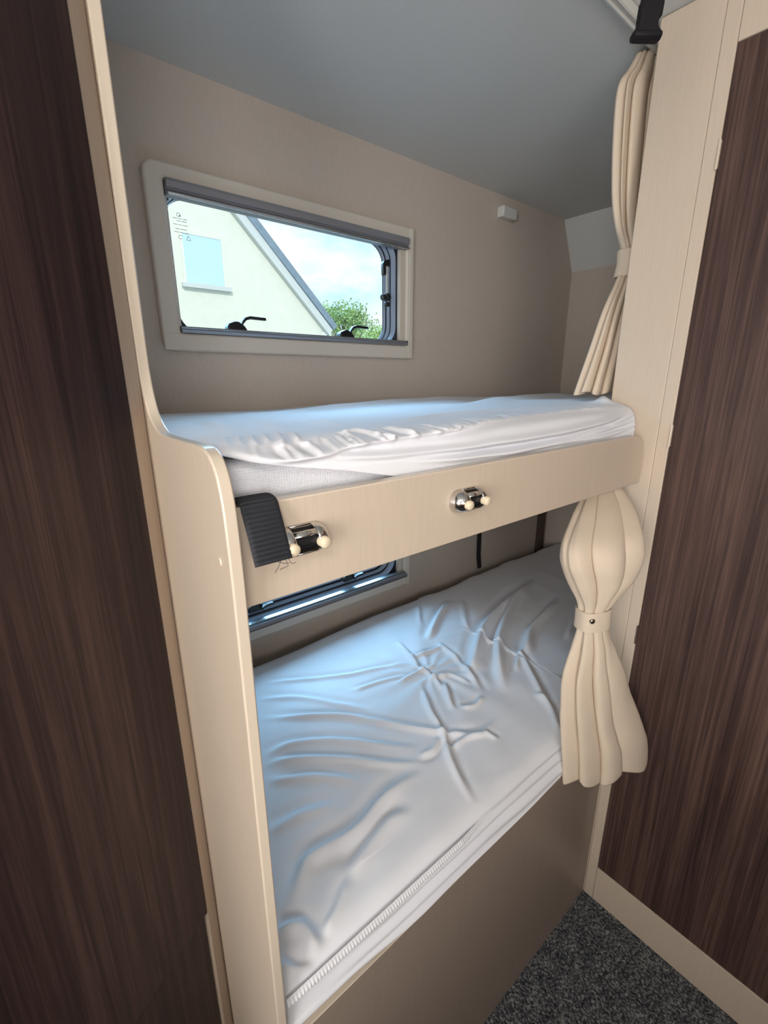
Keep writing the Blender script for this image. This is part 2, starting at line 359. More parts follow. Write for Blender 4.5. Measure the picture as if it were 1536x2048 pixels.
# guard board with rounded right end
g0, g1, gz0, gz1 = XL1 + .001, 1.0695, 1.2285, 1.334
r = .045; arc = [(g1 - r + r * math.sin(t), gz1 - r + r * math.cos(t)) for t in np.linspace(0, PI / 2, 10)]
bm = BM(); prism(bm, [(g0, gz0), (g0, gz1)] + arc + [(g1, gz0)], 'y', YG, YG + .016)
gb = obj('guard_board', bm, [M['cream'], M['edge']], bunk, smooth=30, bevel=.0015)
for p in gb.data.polygons:
    if p.normal.z > .5: p.material_index = 1
bm = BM(); prism(bm, [(XL1 + .001, YG + .017), (XP - .001, YG + .017), (XP - .001, .502), (XE - .003, .502), (XE - .003, D - .004), (XL1 + .001, D - .004)], 'z', 1.236, 1.252); obj('bunk_deck', bm, M['cream'], bunk)
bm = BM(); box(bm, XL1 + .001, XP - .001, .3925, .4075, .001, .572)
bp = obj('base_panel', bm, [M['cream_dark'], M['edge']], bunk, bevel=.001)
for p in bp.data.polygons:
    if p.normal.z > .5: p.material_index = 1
bm = BM(); box(bm, XL1 + .001, XP - .001, .408, D - .002, .548, .566); box(bm, XP, XE - .002, .505, D - .002, .548, .566); obj('base_deck', bm, M['cream'], bunk)
bm = BM(); box(bm, 1.985, 2.030, D - .02, D - .001, .567, 1.234); obj('dark_strip', bm, M['dark_strip'], bunk, label='dark brown strip in the far lower corner')  # grained dark brown strip up the back wall near the corner
# chrome ladder brackets on the guard board
def bracket(xc, zc):
    R_, ky, hw = .0158, 1.35, .0330; xi = hw - R_; y1 = YG - .0002
    def P(x, th, k=1.0):
        d = max(0.0, abs(x) - xi); r = math.sqrt(max(0.0, R_ * R_ - d * d)) * k
        return (xc + x, y1 - ky * r * math.cos(th), zc + r * math.sin(th))
    bm = BM(); H = PI / 2
    def patch(xs, ths):
        V = np.array([[P(x, t) for t in ths] for x in xs]); grid(bm, V)
    for s_ in (-1, 1):
        patch([s_ * (xi - .004 + (R_ + .004) * math.sin(u)) for u in np.linspace(0, H, 12)], np.linspace(-H, H, 25))
    m = xi - .004
    patch(np.linspace(-m, m, 3), np.linspace(math.radians(30), math.radians(52), 5))
    patch(np.linspace(-m, m, 3), np.linspace(-H, math.radians(-40), 6))
    patch(np.linspace(-m, m, 3), np.linspace(math.radians(80), H, 3))
    b_ = obj('ladder_bracket', bm, M['chrome'], bunk, smooth=50, solid=.0016, label='chrome ladder bracket')
    bm = BM(); V = np.array([[P(x, t, .80) for t in np.linspace(-H, H, 15)] for x in np.linspace(-m - .002, m + .002, 3)]); grid(bm, V); obj('slot_insert', bm, M['black'], b_, smooth=50)
    for s_ in (-1, 1):
        bm = BM(); x = xc + s_ * .0182; z = zc - .001; y0 = y1 - ky * R_ * .99
        tube(bm, [(x, y0 + .004, z), (x, y0 - .0045, z), (x, y0 - .0062, z)], [.0064, .0064, .0046], 18)
        obj('bumper', bm, M['bumper'], b_, smooth=50, label='ivory rubber bumper')
bracket(.2195, 1.2885); bracket(.4850, 1.2878)

# ------------------------------------------------------------------ mattresses
def slab(bm, y_front_main, y_front_right, y_back, z0, z1):
    prism(bm, [(XL1 + .004, y_front_main), (XP - .012, y_front_main), (XP - .012, y_front_right), (XE - .01, y_front_right), (XE - .01, y_back), (XL1 + .004, y_back)], 'z', z0, z1)
bm = BM(); slab(bm, .442, .520, D - .03, 1.2525, 1.372)
um = empty('mattress', (1.1, .8, 1.2525), 'mattress on the upper bunk in a white stretched sheet with a gathered seam', 'mattress')
obj('mattress_body', bm, M['ticking'], um, bevel=.016, seg=4, label='dotted white ticking below the sheet')
bm = BM(); slab(bm, .412, .520, 1.142, .5665, .640)
lm = empty('mattress', (1.1, .8, .5665), 'mattress on the lower bunk in a crumpled white sheet, bluish in the window light', 'mattress')
obj('mattress_body', bm, M['ticking'], lm, bevel=.018, seg=4)

def front_y(X, a, b_):
    t = np.clip((X - (XP - .016)) / .010, 0, 1); return a + (b_ - a) * t
# ---- lower fitted sheet
FL = [  # folds: points on the bed (x, y), half width, height
 ([(.76,.771),(.698,.672),(.668,.601),(.617,.524),(.585,.456),(.574,.416)], .011, .012),
 ([(.375,.987),(.462,.927),(.542,.819),(.595,.757)], .012, .0055),
 ([(.345,.92),(.436,.855),(.519,.787),(.582,.703),(.665,.598),(.742,.539),(.827,.554)], .013, .011),
 ([(.304,.791),(.37,.794),(.461,.733),(.544,.641),(.601,.589)], .014, .008),
 ([(.295,.773),(.341,.76),(.432,.689),(.505,.611),(.576,.557)], .013, .010),
 ([(.211,.488),(.255,.527),(.28,.538),(.367,.529),(.454,.549),(.52,.55),(.546,.533)], .017, .016),
 ([(.305,.471),(.428,.504),(.473,.486)], .018, .010),
 ([(.857,.69),(.943,.736),(1.106,.831),(1.341,.906),(1.519,.952)], .020, .032),
 ([(.889,.585),(.998,.691),(1.137,.786),(1.362,.888),(1.59,.954)], .019, .030),
 ([(1.064,.636),(1.21,.725),(1.37,.761),(1.506,.795)], .017, .021),
 ([(.912,.897),(1.035,.973),(1.174,1.046)], .016, .020),
 ([(1.209,1.017),(1.054,.854)], .013, .008),
 ([(1.113,.713),(1.015,.587),(.951,.51),(.906,.455)], .013, .011),
 ([(.93,.882),(.918,.789),(.884,.696),(.845,.622)], .012, .010),
 ([(.835,.961),(.817,.873),(.788,.79)], .012, .009),
 ([(.807,.873),(.86,.854),(.933,.844)], .010, .012),
 ([(.415,1.043),(.594,.93),(.698,.887),(.822,.837)], .011, .006),
 ([(.581,.853),(.688,.831),(.782,.795)], .010, .007),
 ([(.652,.594),(.608,.574),(.565,.583)], .010, .008),
 ([(.761,.631),(.793,.611),(.845,.622)], .010, .009),
 ([(.811,.729),(.763,.666),(.739,.627)], .010, .009),
 ([(.742,.539),(.747,.501)], .010, .006),
 ([(.176,.475),(.213,.46),(.217,.413)], .012, .011),
 ([(.165,.445),(.178,.42),(.211,.403)], .011, .009),
 ([(.23,.43),(.271,.446),(.313,.474)], .010, .006),
 ([(.952,.546),(.944,.491),(.872,.422)], .011, .009),
 ([(.77,.763),(.837,.735),(.857,.664)], .010, .013),
 ([(1.056,1.093),(.956,.976)], .012, .007),
 ([(.633,.553),(.694,.55),(.754,.52)], .010, .008),
 ([(.283,.735),(.367,.682),(.445,.601)], .014, .007),
 ([(.236,.625),(.299,.623),(.378,.591)], .016, .006),
 ([(.70,.80),(.79,.80),(.86,.79)], .009, .010),
 ([(.79,.84),(.80,.77),(.775,.70)], .009, .011),
 ([(1.25,.62),(1.36,.66),(1.48,.70)], .013, .009),
 ([(.99,.62),(1.05,.66),(1.16,.70)], .010, .008),
]
nx, nv = 460, 330
xs_ = np.r_[np.linspace(XL1 + .0035, XP + .02, 330), np.linspace(XP + .03, XE - .006, nx - 330)]
prof_f = [(.075, .6575), (.05, .6570), (.030, .6545), (.016, .6465), (.007, .634), (.002, .615), (-.004, .596), (-.006, .5785)]   # offset from the front, height
prof_b = [(0, .580), (.0, .610), (-.004, .632), (-.014, .648), (-.034, .656), (-.07, .6575)]
def sheet_lower():
    V = np.zeros((nx, nv, 3)); nb, nf = 26, 60; nt_ = nv - nb - nf
    yb = 1.150; pf = catmull(prof_f, 10); pb = catmull(prof_b, 10)
    fi = np.linspace(0, len(pf) - 1, nf); bi = np.linspace(0, len(pb) - 1, nb)
    for i, x in enumerate(xs_):
        yf = float(front_y(np.array(x), .3985, .512))
        yb_ = yb + .006 * math.sin(9 * x) + .008 * max(0, math.sin(23 * x + 1)) * (x > 1.1)
        py = np.r_[yb_ + np.interp(bi, range(len(pb)), pb[:, 0]), np.linspace(yb_ - .0705, yf + .0755, nt_), yf + np.interp(fi, range(len(pf)), pf[:, 0])]
        pz = np.r_[np.interp(bi, range(len(pb)), pb[:, 1]), np.full(nt_, .6575), np.interp(fi, range(len(pf)), pf[:, 1])]
        V[i, :, 0] = x; V[i, :, 1] = py; V[i, :, 2] = pz
    X, Y, Z0 = V[..., 0], V[..., 1], V[..., 2].copy()
    h = np.zeros(X.shape)
    for p, w, a in FL: h += fold(X, Y, p, w * .72, a * .92)
    h += .0028 * fbm(X, Y, 7, 3, 2) + .0011 * fbm(X, Y, 46, 5, 3)
    # fine radial puckers around the gathered knot
    kx, ky = .81, .78; ang = np.arctan2(Y - ky, X - kx); rad = np.hypot(X - kx, Y - ky)
    h += .0022 * np.sin(ang * 13 + 6 * rad) * np.exp(-(rad / .20) ** 2) * np.clip(rad / .05, 0, 1)
    top = np.clip((Z0 - .632) / .022, 0, 1)
    h = np.where(h < 0, -.008 * np.tanh(-h / .008), .032 * np.tanh(h / .032)); k5 = np.array([1, 4, 6, 4, 1]) / 16
    for a_ in (0, 1): h = np.apply_along_axis(lambda q: np.convolve(np.pad(q, 2, mode='edge'), k5, 'valid'), a_, h)
    V[..., 2] += h * top
    # hanging front: long lengthwise tucks
    fr_ = np.clip((Y.min(axis=1, keepdims=True) + .05 - Y) / .03, 0, 1) * (1 - top)
    V[..., 1] -= fr_ * (.0035 * np.sin(260 * Z0 + 5 * X) * np.clip((X - .2) / .2, 0, 1) + .003 * fbm(X, Z0 * 4, 14, 9, 2))
    V[..., 2] += (1 - top) * np.clip((.60 - Z0) / .02, 0, 1) * (.006 * np.sin(6 * X + .5) + np.clip((.36 - X) / .1, 0, 1) * .006) * (Y < .6)
    return V
bm = BM(); V = sheet_lower(); grid(bm, V)
lsheet = obj('fitted_sheet', bm, M['sheet'], lm, smooth=80)
# ribbed elastic along its front rim
bm = BM(); n = 700; W = np.zeros((n, 9, 3))
for i in range(n):
    x = XL1 + .006 + i / (n - 1) * .46; rib = .0007 * (1 if (i // 4) % 2 else -.3); tp = min(1, (n - 1 - i) / 160)
    for j in range(9):
        a = j / 8 - .5
        W[i, j] = (x, .4040 - .0040 + .006 * a - (rib + .0022) * (1 - 4 * a * a) * tp + .012 * (1 - tp), .6400 + .0095 * a * tp - .004 * (1 - tp))
grid(bm, W); obj('elastic_hem', bm, M['hem'], lsheet, smooth=60, label='ribbed elastic edge')

# ---- upper fitted sheet
def sheet_upper():
    nx, nv = 440, 260
    xs2 = np.r_[np.linspace(XL1 + .003, XP + .02, 330), np.linspace(XP + .03, XE - .006, nx - 330)]
    nb, nf = 16, 150; nt_ = nv - nb - nf
    V = np.zeros((nx, nv, 3))
    rim = [(.085, 1.3875), (.055, 1.3870), (.032, 1.3840), (.016, 1.3770), (.007, 1.3660), (.003, 1.352)]
    pr = catmull(rim, 8)
    S = np.zeros((nx, nv))
    for i, x in enumerate(xs2):
        yf = float(front_y(np.array(x), .4285, .512)); yb = 1.187
        lift = .010 * np.clip((x - .45) / .5, 0, 1)
        zh = np.interp(x, [.15, .185, .235, .30, .40, .52, 3], [1.383, 1.371, 1.360, 1.349, 1.326, 1.290, 1.270])
        b = np.linspace(0, 1, nb)
        pz = np.r_[1.32 + .052 * np.sqrt(np.clip(1 - (1 - b) ** 2, 0, 1)), np.full(nt_, 1.377)]
        py = np.r_[yb - .02 * b ** 2, np.linspace(yb - .022, yf + .087, nt_)]
        pz[nb:] = 1.373 + (1.3875 - 1.373) * np.linspace(0, 1, nt_) ** .6
        m = int(nf * .45); ii = np.linspace(0, len(pr) - 1, m)
        ry = yf + np.interp(ii, range(len(pr)), pr[:, 0]); rz = np.interp(ii, range(len(pr)), pr[:, 1])
        k = np.where(rz < zh)[0]
        dy = np.full(nf - m, yf + .002); dzv = np.linspace(1.351, min(zh, 1.350) , nf - m)
        fy, fz = np.r_[ry, dy], np.r_[rz, dzv]
        fz = np.maximum(fz, zh)
        V[i, :, 0] = x; V[i, :, 1] = np.r_[py, fy]; V[i, :, 2] = np.r_[pz, fz] + lift * np.clip((np.r_[pz, fz] - 1.33) / .05, 0, 1)
    X, Y, Z = V[..., 0].copy(), V[..., 1].copy(), V[..., 2].copy()
    front = np.zeros((nx, nv)); front[:, nb + nt_:] = 1; front = front * np.clip((X * 0 + 1), 0, 1)
    ramp_ = np.clip((np.arange(nv) - (nb + nt_ - 5)) / 25, 0, 1)[None, :]
    g = np.zeros((nx, nv))
    seam = [(.151, 1.393), (.169, 1.384), (.192, 1.375), (.217, 1.370), (.265, 1.371), (.318, 1.377), (.379, 1.380), (.461, 1.382), (.60, 1.386)]
    F = [(seam, .0045, .0075, .5), ([(1.05, 1.398), (.977, 1.398), (.799, 1.397), (.649, 1.394), (.529, 1.388), (.40, 1.380)], .0050, .0065, .5),
         ([(1.062, 1.386), (.93, 1.370), (.752, 1.360), (.57, 1.358), (.40, 1.362)], .0060, .0075, .6), ([(1.065, 1.366), (.908, 1.352), (.754, 1.346), (.60, 1.343)], .0045, .0055, .6),
         ([(.36, 1.352), (.432, 1.346), (.533, 1.342), (.657, 1.340), (.938, 1.342), (1.06, 1.350)], .0045, .006, .5),
         ([(1.066, 1.378), (.99, 1.366), (.92, 1.358)], .003, .004, .5), ([(1.066, 1.355), (1.0, 1.347), (.95, 1.343)], .003, .004, .5),
         ([(.24, 1.371), (.33, 1.362), (.45, 1.357), (.60, 1.352)], .0045, .004, .6)]
    for p, w, a, s in F: g += fold(X, Z, p, w, a * 1.5, s)
    # gathers just above the seam at the left
    zsm = np.interp(X, [q[0] for q in seam], [q[1] for q in seam]); above = Z - zsm
    gt = np.exp(-((above - .006) / .008) ** 2) * np.clip((.56 - X) / .1, 0, 1)
    g += gt * .008 * np.maximum(0, np.sin(150 * X + 20 * fbm(X, X * 0, 9, 2, 2)))
    g += .0015 * fbm(X * 1.0, Z * 3, 22, 4, 2)
    V[..., 1] -= g * ramp_ * (X < XP + .01)
    seg = np.hypot(np.diff(Y, axis=1), np.diff(Z, axis=1)); A = np.cumsum(np.c_[np.zeros(nx), seg][:, ::-1], axis=1)[:, ::-1]
    A = A[:, :1] - A; A = A.max(axis=1, keepdims=True) - A      # distance up the cloth from its lower edge
    hs_ = np.zeros((nx, nv)); a_s = np.zeros((nx, 1))
    for i in range(nx):
        k = np.where(Z[i] >= zsm[i, 0])[0]; a_s[i] = A[i, k[-1]] if len(k) else 0
    Wd = A - a_s; r_ = np.random.default_rng(11)
    for x0 in np.arange(.19, .66, .0115):
        x0 = x0 + r_.normal(0, .007); w1 = r_.uniform(.012, .060); sl = r_.normal(.10, .35)
        hs_ += fold(X, Wd, [(x0, -.002), (x0 + sl * w1 * .5, w1 * .5), (x0 + sl * w1, w1)], r_.uniform(.0024, .0055), max(0, r_.normal(.0022, .0018)) * min(1, (.72 - x0) / .25), .6)
    for x0 in (.172, .184, .197, .211, .226, .243, .262):
        hs_ += fold(X, Wd, [(x0 - .012, .018), (x0, .055), (x0 + .018, .10)], .0045, .0042, .7)
    for x0 in np.arange(.66, 1.0, .035):
        x0 = x0 + r_.normal(0, .01); w1 = r_.uniform(.03, .06)
        hs_ += fold(X, Wd, [(x0, .012), (x0 + .01, .012 + w1)], .008, .0012, .5)
    hs_ *= (X < XP)
    V[..., 1] -= .6 * hs_; V[..., 2] += .8 * hs_
    top = 1 - np.clip((np.arange(nv) - (nb + nt_)) / 30, 0, 1)[None, :]
    t2 = .0035 * fbm(X, Y, 6, 8, 2) + .002 * fbm(X, Y, 22, 6, 2)
    t2 += fold(X, Y, [(.2, .56), (.24, .66), (.26, .80)], .012, .004) + fold(X, Y, [(.27, .55), (.32, .66), (.33, .76)], .012, .004) + fold(X, Y, [(.36, .545), (.40, .62), (.42, .70)], .014, .004)
    t2 += fold(X, Y, [(.45, .95), (.7, 1.0), (1.0, 1.05), (1.4, 1.08)], .03, .010) + fold(X, Y, [(.9, .75), (1.2, .85), (1.7, .9)], .05, .010)
    t2 += fold(X, Y, [(.45, .53), (.60, .57), (.78, .56), (.84, .53)], .010, .005)
    V[..., 2] += t2 * top * np.clip((Z - 1.36) / .015, 0, 1)
    # bunched cloth at the wardrobe corner
    for cx, cy, r_, a in ((1.045, .500, .020, .010), (1.068, .512, .014, .012)):
        V[..., 2] += a * np.exp(-((X - cx) ** 2 + (Y - cy) ** 2) / r_ ** 2) * np.clip((Z - 1.37) / .015, 0, 1)
    return V
bm = BM(); grid(bm, sheet_upper())
obj('fitted_sheet', bm, M['sheet'], um, smooth=80)

# ------------------------------------------------------------------ black webbing strap over the guard board
def ribbon(bm, path, half, ribs, thick, shift):
    P = catmull(path, 30); ln = np.r_[0, np.cumsum(np.linalg.norm(np.diff(P, axis=0), axis=1))]; T = ln[-1]
    n = ribs * 8; s = np.linspace(0, T, n); C = np.stack([np.interp(s, ln, P[:, k]) for k in range(3)], 1)
    tg = np.gradient(C, axis=0); tg /= np.linalg.norm(tg, axis=1)[:, None]
    W = np.zeros((n, 12, 3))
    for i in range(n):
        ax = np.array([1.0, 0, 0]); nrm = np.cross(ax, tg[i]); nrm /= np.linalg.norm(nrm)
        r_ = thick * (.40 + .60 * abs(math.sin(PI * s[i] / T * ribs)))
        for j in range(12):
            a = 2 * PI * j / 12; c_, sn = math.cos(a), math.sin(a)
            W[i, j] = C[i] + ax * half * np.sign(c_) * abs(c_) ** .4 + nrm * r_ * np.sign(sn) * abs(sn) ** .6
    vs = grid(bm, W.transpose(1, 0, 2), close_u=True)
    bm.faces.new([v[0] for v in vs]); bm.faces.new([v[-1] for v in vs][::-1])
st = empty('webbing_strap', (.18, YG, 1.268), 'short black ribbed webbing strap draped over the left end of the guard board', 'strap')
bm = BM(); ribbon(bm, [(.1775, .4315, 1.300), (.1775, .4318, 1.328), (.1775, .428, 1.3365), (.1775, .418, 1.3385), (.1775, .4070, 1.3360), (.1775, .4025, 1.328), (.1775, .3915, 1.304), (.1772, .3815, 1.282)], .0195, 26, .0030, 0)
strap = obj('webbing', bm, M['webbing'], st, smooth=50)
for x, pth in ((.184, [(0, 0), (-.004, -.006), (-.008, -.010)]), (.189, [(0, 0), (.002, -.007), (-.008, -.008)]), (.192, [(0, 0), (.003, -.006), (.007, -.005)]), (.180, [(0, 0), (.006, -.003), (.012, -.004)])):
    bm = BM(); tube(bm, [(x + a, .3812 - .001 * q, 1.2825 + c_) for q, (a, c_) in enumerate(pth)], .00035, 5); obj('frayed_thread', bm, M['thread'], st)
# black strap hanging on the back wall under the upper bunk
bm = BM(); P = [(1.526, D - .006, 1.2355), (1.526, D - .006, 1.05), (1.525, D - .007, .85), (1.523, D - .012, .70), (1.521, D - .022, .645)]
vs = []
for p in P: vs.append([bm.verts.new((p[0] + a, p[1] + c_, p[2])) for a, c_ in ((-.0125, -.0015), (.0125, -.0015), (.0125, .0015), (-.0125, .0015))])
for a, c_ in zip(vs, vs[1:]):
    for k in range(4): bm.faces.new((a[k], a[(k + 1) % 4], c_[(k + 1) % 4], c_[k]))
bm.faces.new(vs[0]); bm.faces.new(vs[-1][::-1])
tag(obj('support_strap', bm, M['black'], origin=(1.526, D - .006, .645), smooth=40), 'plain black strap hanging down the back wall above the lower bunk', 'strap')

# ------------------------------------------------------------------ curtains
def cloth_tube(rows, axis, bounds, bulge, seed, sharp=.5, nth=300, sub=10, drift=.12, wr=.0):
    """gathered cloth: rows of (cx, cy, z, half width, depth, fold depth); uneven lobes between sharp valleys"""
    R = catmull(rows, sub); ax = np.array(axis) / np.linalg.norm(axis); nv = np.array([ax[1], -ax[0]])
    r_ = np.random.default_rng(seed); nb = len(bounds); ph = r_.uniform(0, 2 * PI, nb); fr = r_.uniform(2.0, 4.5, nb)
    V = np.zeros((nth, len(R), 3)); th = np.linspace(0, 2 * PI, nth, endpoint=False)
    for j, (cx, cy, z, hw, dp, fd) in enumerate(R):
        s = j / (len(R) - 1)
        B = np.array([math.radians(b) + drift * math.sin(fr[i] * s + ph[i]) for i, b in enumerate(bounds)])
        B = np.r_[B, B[0] + 2 * PI]; q = np.where(th < B[0], th + 2 * PI, th)
        k = np.clip(np.searchsorted(B, q, side='right') - 1, 0, nb - 1)
        t = np.clip((q - B[k]) / (B[k + 1] - B[k]), 0, 1)
        lobe = np.sin(PI * t) ** sharp; bl = np.array(bulge)[k]
        rad = 1 - fd * (1 - lobe * bl) + wr * lobe * np.sin(9 * t + 7 * s + k * 2.0) 
        x = hw * np.cos(th) * rad; y = dp * np.sin(th) * rad
        V[:, j, 0] = cx + ax[0] * x + nv[0] * y; V[:, j, 1] = cy + ax[1] * x + nv[1] * y; V[:, j, 2] = z
    return V
def band(rows, axis, seg=40):
    ax = np.array(axis) / np.linalg.norm(axis); nv = np.array([ax[1], -ax[0]])
    V = np.zeros((seg, len(rows), 3)); th = np.linspace(0, 2 * PI, seg, endpoint=False)
    for j, (cx, cy, z, hw, dp) in enumerate(rows):
        c_, s_ = np.cos(th), np.sin(th); c_ = np.sign(c_) * np.abs(c_) ** .8; s_ = np.sign(s_) * np.abs(s_) ** .7
        V[:, j, 0] = cx + ax[0] * hw * c_ + nv[0] * dp * s_; V[:, j, 1] = cy + ax[1] * hw * c_ + nv[1] * dp * s_; V[:, j, 2] = z
    return V
AX = (.93, -.36)
lc = empty('curtain', (.95, .36, .55), 'cream curtain tied back below the guard board, hanging beside the lower bunk', 'curtain')
rows = [(1.000, .455, 1.2265, .040, .010, .45), (.985, .442, 1.205, .060, .020, .50), (.945, .418, 1.178, .082, .032, .45), (.893, .391, 1.140, .098, .040, .36), (.884, .383, 1.102, .096, .042, .34),
        (.887, .380, 1.057, .077, .036, .38), (.879, .382, 1.014, .044, .026, .40), (.873, .384, .987, .032, .020, .25), (.876, .383, .962, .033, .020, .25), (.884, .380, .908, .050, .026, .42), (.896, .375, .831, .078, .032, .46),
        (.921, .360, .719, .102, .034, .46), (.944, .346, .627, .119, .036, .45), (.954, .341, .566, .120, .036, .44)]
V = cloth_tube(rows, AX, [4, 66, 124, 168, 235, 300], [1.06, 1.14, .94, 1, 1, 1], 12, .5, drift=.2, wr=.03)
TH = (np.arange(V.shape[0]) / V.shape[0] * 2 * PI)[:, None] + 0 * V[..., 2]; n_ = np.stack([np.cos(TH) * .93 - .36 * np.sin(TH), -.36 * np.cos(TH) - .93 * np.sin(TH)], -1)
bmp_ = (.006 * fbm(np.cos(TH) * .6 + 3 * V[..., 2], np.sin(TH) + 5 * V[..., 2], 2.6, 31, 2) + .0016 * fbm(TH, V[..., 2] * 14, 5, 33, 2)) * np.clip(np.abs(V[..., 2] - .98) / .06, 0, 1) * np.clip((1.22 - V[..., 2]) / .04, 0, 1)
V[..., :2] += n_ * bmp_[..., None]
w = np.arange(V.shape[0]) / V.shape[0] * 2 * PI
zz = np.clip((.66 - V[..., 2]) / .1, 0, 1)
V[..., 2] += zz * (.010 * np.sin(5 * w + 1)[:, None])
bm = BM(); grid(bm, V, close_u=True); obj('curtain_cloth', bm, M['curtain'], lc, smooth=70, solid=.0012)
bm = BM(); grid(bm, band([(.874, .384, .997, .034, .0235), (.8735, .384, .9955, .0365, .0255), (.8745, .3835, .976, .0365, .0255), (.8755, .3835, .9545, .0370, .0255), (.8757, .3835, .953, .0345, .0235)], AX), close_u=True)
tb = obj('tieback', bm, M['curtain'], lc, smooth=50)
ax = np.array(AX) / np.linalg.norm(AX); nv = np.array([ax[1], -ax[0]])
bc = np.array([.874, .384]) - ax * .021 + nv * .0225
bm = BM(); tube(bm, [(bc[0] + nv[0] * a, bc[1] + nv[1] * a, .981) for a in (-.004, .0005, .002, .0030)], [.0062, .0062, .0052, .0022], 18)
obj('snap_button', bm, M['snap'], tb, smooth=50, label='round brass snap button')
bm = BM()
V = cloth_tube([(1.003, .458, 1.2275, .046, .010, .6), (1.001, .456, 1.221, .046, .012, .6), (.999, .452, 1.213, .044, .012, .55)], AX, [0, 22, 40, 66, 85, 110, 128, 150, 172, 200, 230, 260, 290, 320, 340], [1, .9, 1.1, 1, 1.1, .9, 1.05, 1, 1, 1, 1, 1, 1, 1, 1], 3, .7)
grid(bm, V, close_u=True); obj('curtain_header', bm, M['curtain'], lc, smooth=70, solid=.0012)

uc = empty('curtain', (1.15, .56, 1.417), 'long cream curtain tied back at the wardrobe edge above the upper bunk', 'curtain')
rows = [(1.168, .555, 2.085, .040, .020, .40), (1.165, .556, 2.05, .064, .026, .36), (1.160, .557, 2.01, .092, .030, .34), (1.165, .557, 1.93, .092, .032, .34), (1.175, .556, 1.83, .080, .030, .38), (1.186, .555, 1.775, .062, .026, .38),
        (1.196, .553, 1.738, .034, .022, .32), (1.198, .552, 1.705, .028, .020, .25), (1.192, .552, 1.668, .038, .021, .40), (1.172, .554, 1.60, .060, .027, .44), (1.152, .556, 1.51, .078, .032, .46), (1.130, .558, 1.4175, .099, .036, .46)]
V = cloth_tube(rows, (1, .05), [20, 80, 112, 150, 176, 230, 300], [1, 1, 1.1, 1, 1, 1, 1], 21, .55, wr=.015)
w = np.arange(V.shape[0]) / V.shape[0] * 2 * PI; V[..., 2] += np.clip((1.48 - V[..., 2]) / .06, 0, 1) * (.004 * np.sin(5 * w))[:, None]
bm = BM(); grid(bm, V, close_u=True); obj('curtain_cloth', bm, M['curtain'], uc, smooth=70, solid=.0012)
bm = BM(); grid(bm, band([(1.198, .552, 1.734, .036, .024), (1.198, .552, 1.731, .038, .026), (1.198, .552, 1.705, .0335, .0245), (1.197, .552, 1.679, .040, .026), (1.197, .552, 1.677, .038, .024)], (1, .05)), close_u=True); obj('tieback', bm, M['curtain'], uc, smooth=50)
# curtain rail on the ceiling
cr = BM(); prism(cr, [(.514, ZC - .0005), (.514, ZC - .014), (.519, ZC - .016), (.522, ZC - .010), (.527, ZC - .010), (.530, ZC - .016), (.536, ZC - .014), (.536, ZC - .0005)], 'x', .66, 1.26)
tag(obj('curtain_rail', cr, M['white_pl'], origin=(.9, .525, ZC - .016), bevel=.001), 'white plastic curtain rail on the ceiling behind the black buckle', 'curtain rail')

# ------------------------------------------------------------------ wardrobe on the right
wr = empty('wardrobe', (1.35, -.3, 0), 'tall built-in wardrobe at right, cream frame around a dark walnut door', 'wardrobe')
YF = -1.20
bm = BM(); box(bm, XP + .014, 1.60, YF, .4985, 0.001, ZC - .001); obj('carcass', bm, M['cream'], wr)
bm = BM(); box(bm, XP + .001, XP + .0138, .3901, .499, .001, ZC - .001); obj('corner_panel', bm, M['cream'], wr, bevel=.002)
bm = BM(); box(bm, XP, XP + .0138, .3650, .3897, .001, ZC - .001); obj('stile', bm, M['cream'], wr, bevel=.0012)
bm = BM(); box(bm, XP, XP + .0138, YF, .3645, .001, .1185); obj('plinth', bm, M['cream'], wr, bevel=.0012)
bm = BM(); box(bm, XP, XP + .0138, YF, .3645, 1.9975, ZC - .001); obj('top_rail', bm, M['cream'], wr, bevel=.0012)
bm = BM(); box(bm, XP + .002, XP + .0135, YF, .3640, .1195, 1.9965); dr = obj('wardrobe_door', bm, M['wood_r'], wr, bevel=.001)
for z in (1.835, 1.335, .865):
    bm = BM(); box(bm, XP - .0025, XP + .003, .3625, .3668, z - .022, z + .022); tube(bm, [(XP - .002, .3648, z - .024), (XP - .002, .3648, z + .024)], .0018, 8); obj('hinge', bm, M['edge'] if z > 1 else M['dark_strip'], dr, label='small door hinge')

# ------------------------------------------------------------------ dark cabinet on the left
P0 = np.array([.1185, .606]); dd = np.array([math.sin(math.radians(59)), math.cos(math.radians(59))]); nn = np.array([dd[1], -dd[0]])  # nn points to the room
def slab_l(bm, t0, t1, n0, n1, z0, z1):
    c_ = [P0 + dd * a + nn * b_ for a, b_ in ((t0, n0), (t1, n0), (t1, n1), (t0, n1))]
    prism(bm, [tuple(p) for p in c_], 'z', z0, z1)
lcab = empty('cabinet', (-.2, .45, 0), 'tall dark walnut cabinet filling the left edge beside the bunk side panel', 'cabinet')
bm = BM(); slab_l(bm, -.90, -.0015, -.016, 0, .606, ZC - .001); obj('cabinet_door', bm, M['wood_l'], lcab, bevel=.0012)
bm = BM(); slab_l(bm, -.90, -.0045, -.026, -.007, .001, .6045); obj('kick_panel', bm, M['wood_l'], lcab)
# the cream post between the door and the bunk side panel
a = P0 + dd * (-.004) + nn * (-.003); e_ = P0 + dd * .028 + nn * (-.003)
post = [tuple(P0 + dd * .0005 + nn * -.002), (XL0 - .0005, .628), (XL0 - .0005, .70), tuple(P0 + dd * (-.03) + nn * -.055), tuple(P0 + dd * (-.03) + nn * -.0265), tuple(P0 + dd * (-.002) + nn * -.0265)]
bm = BM(); prism(bm, post, 'z', .001, ZC - .001); obj('corner_post', bm, M['post'], lcab, bevel=.001)

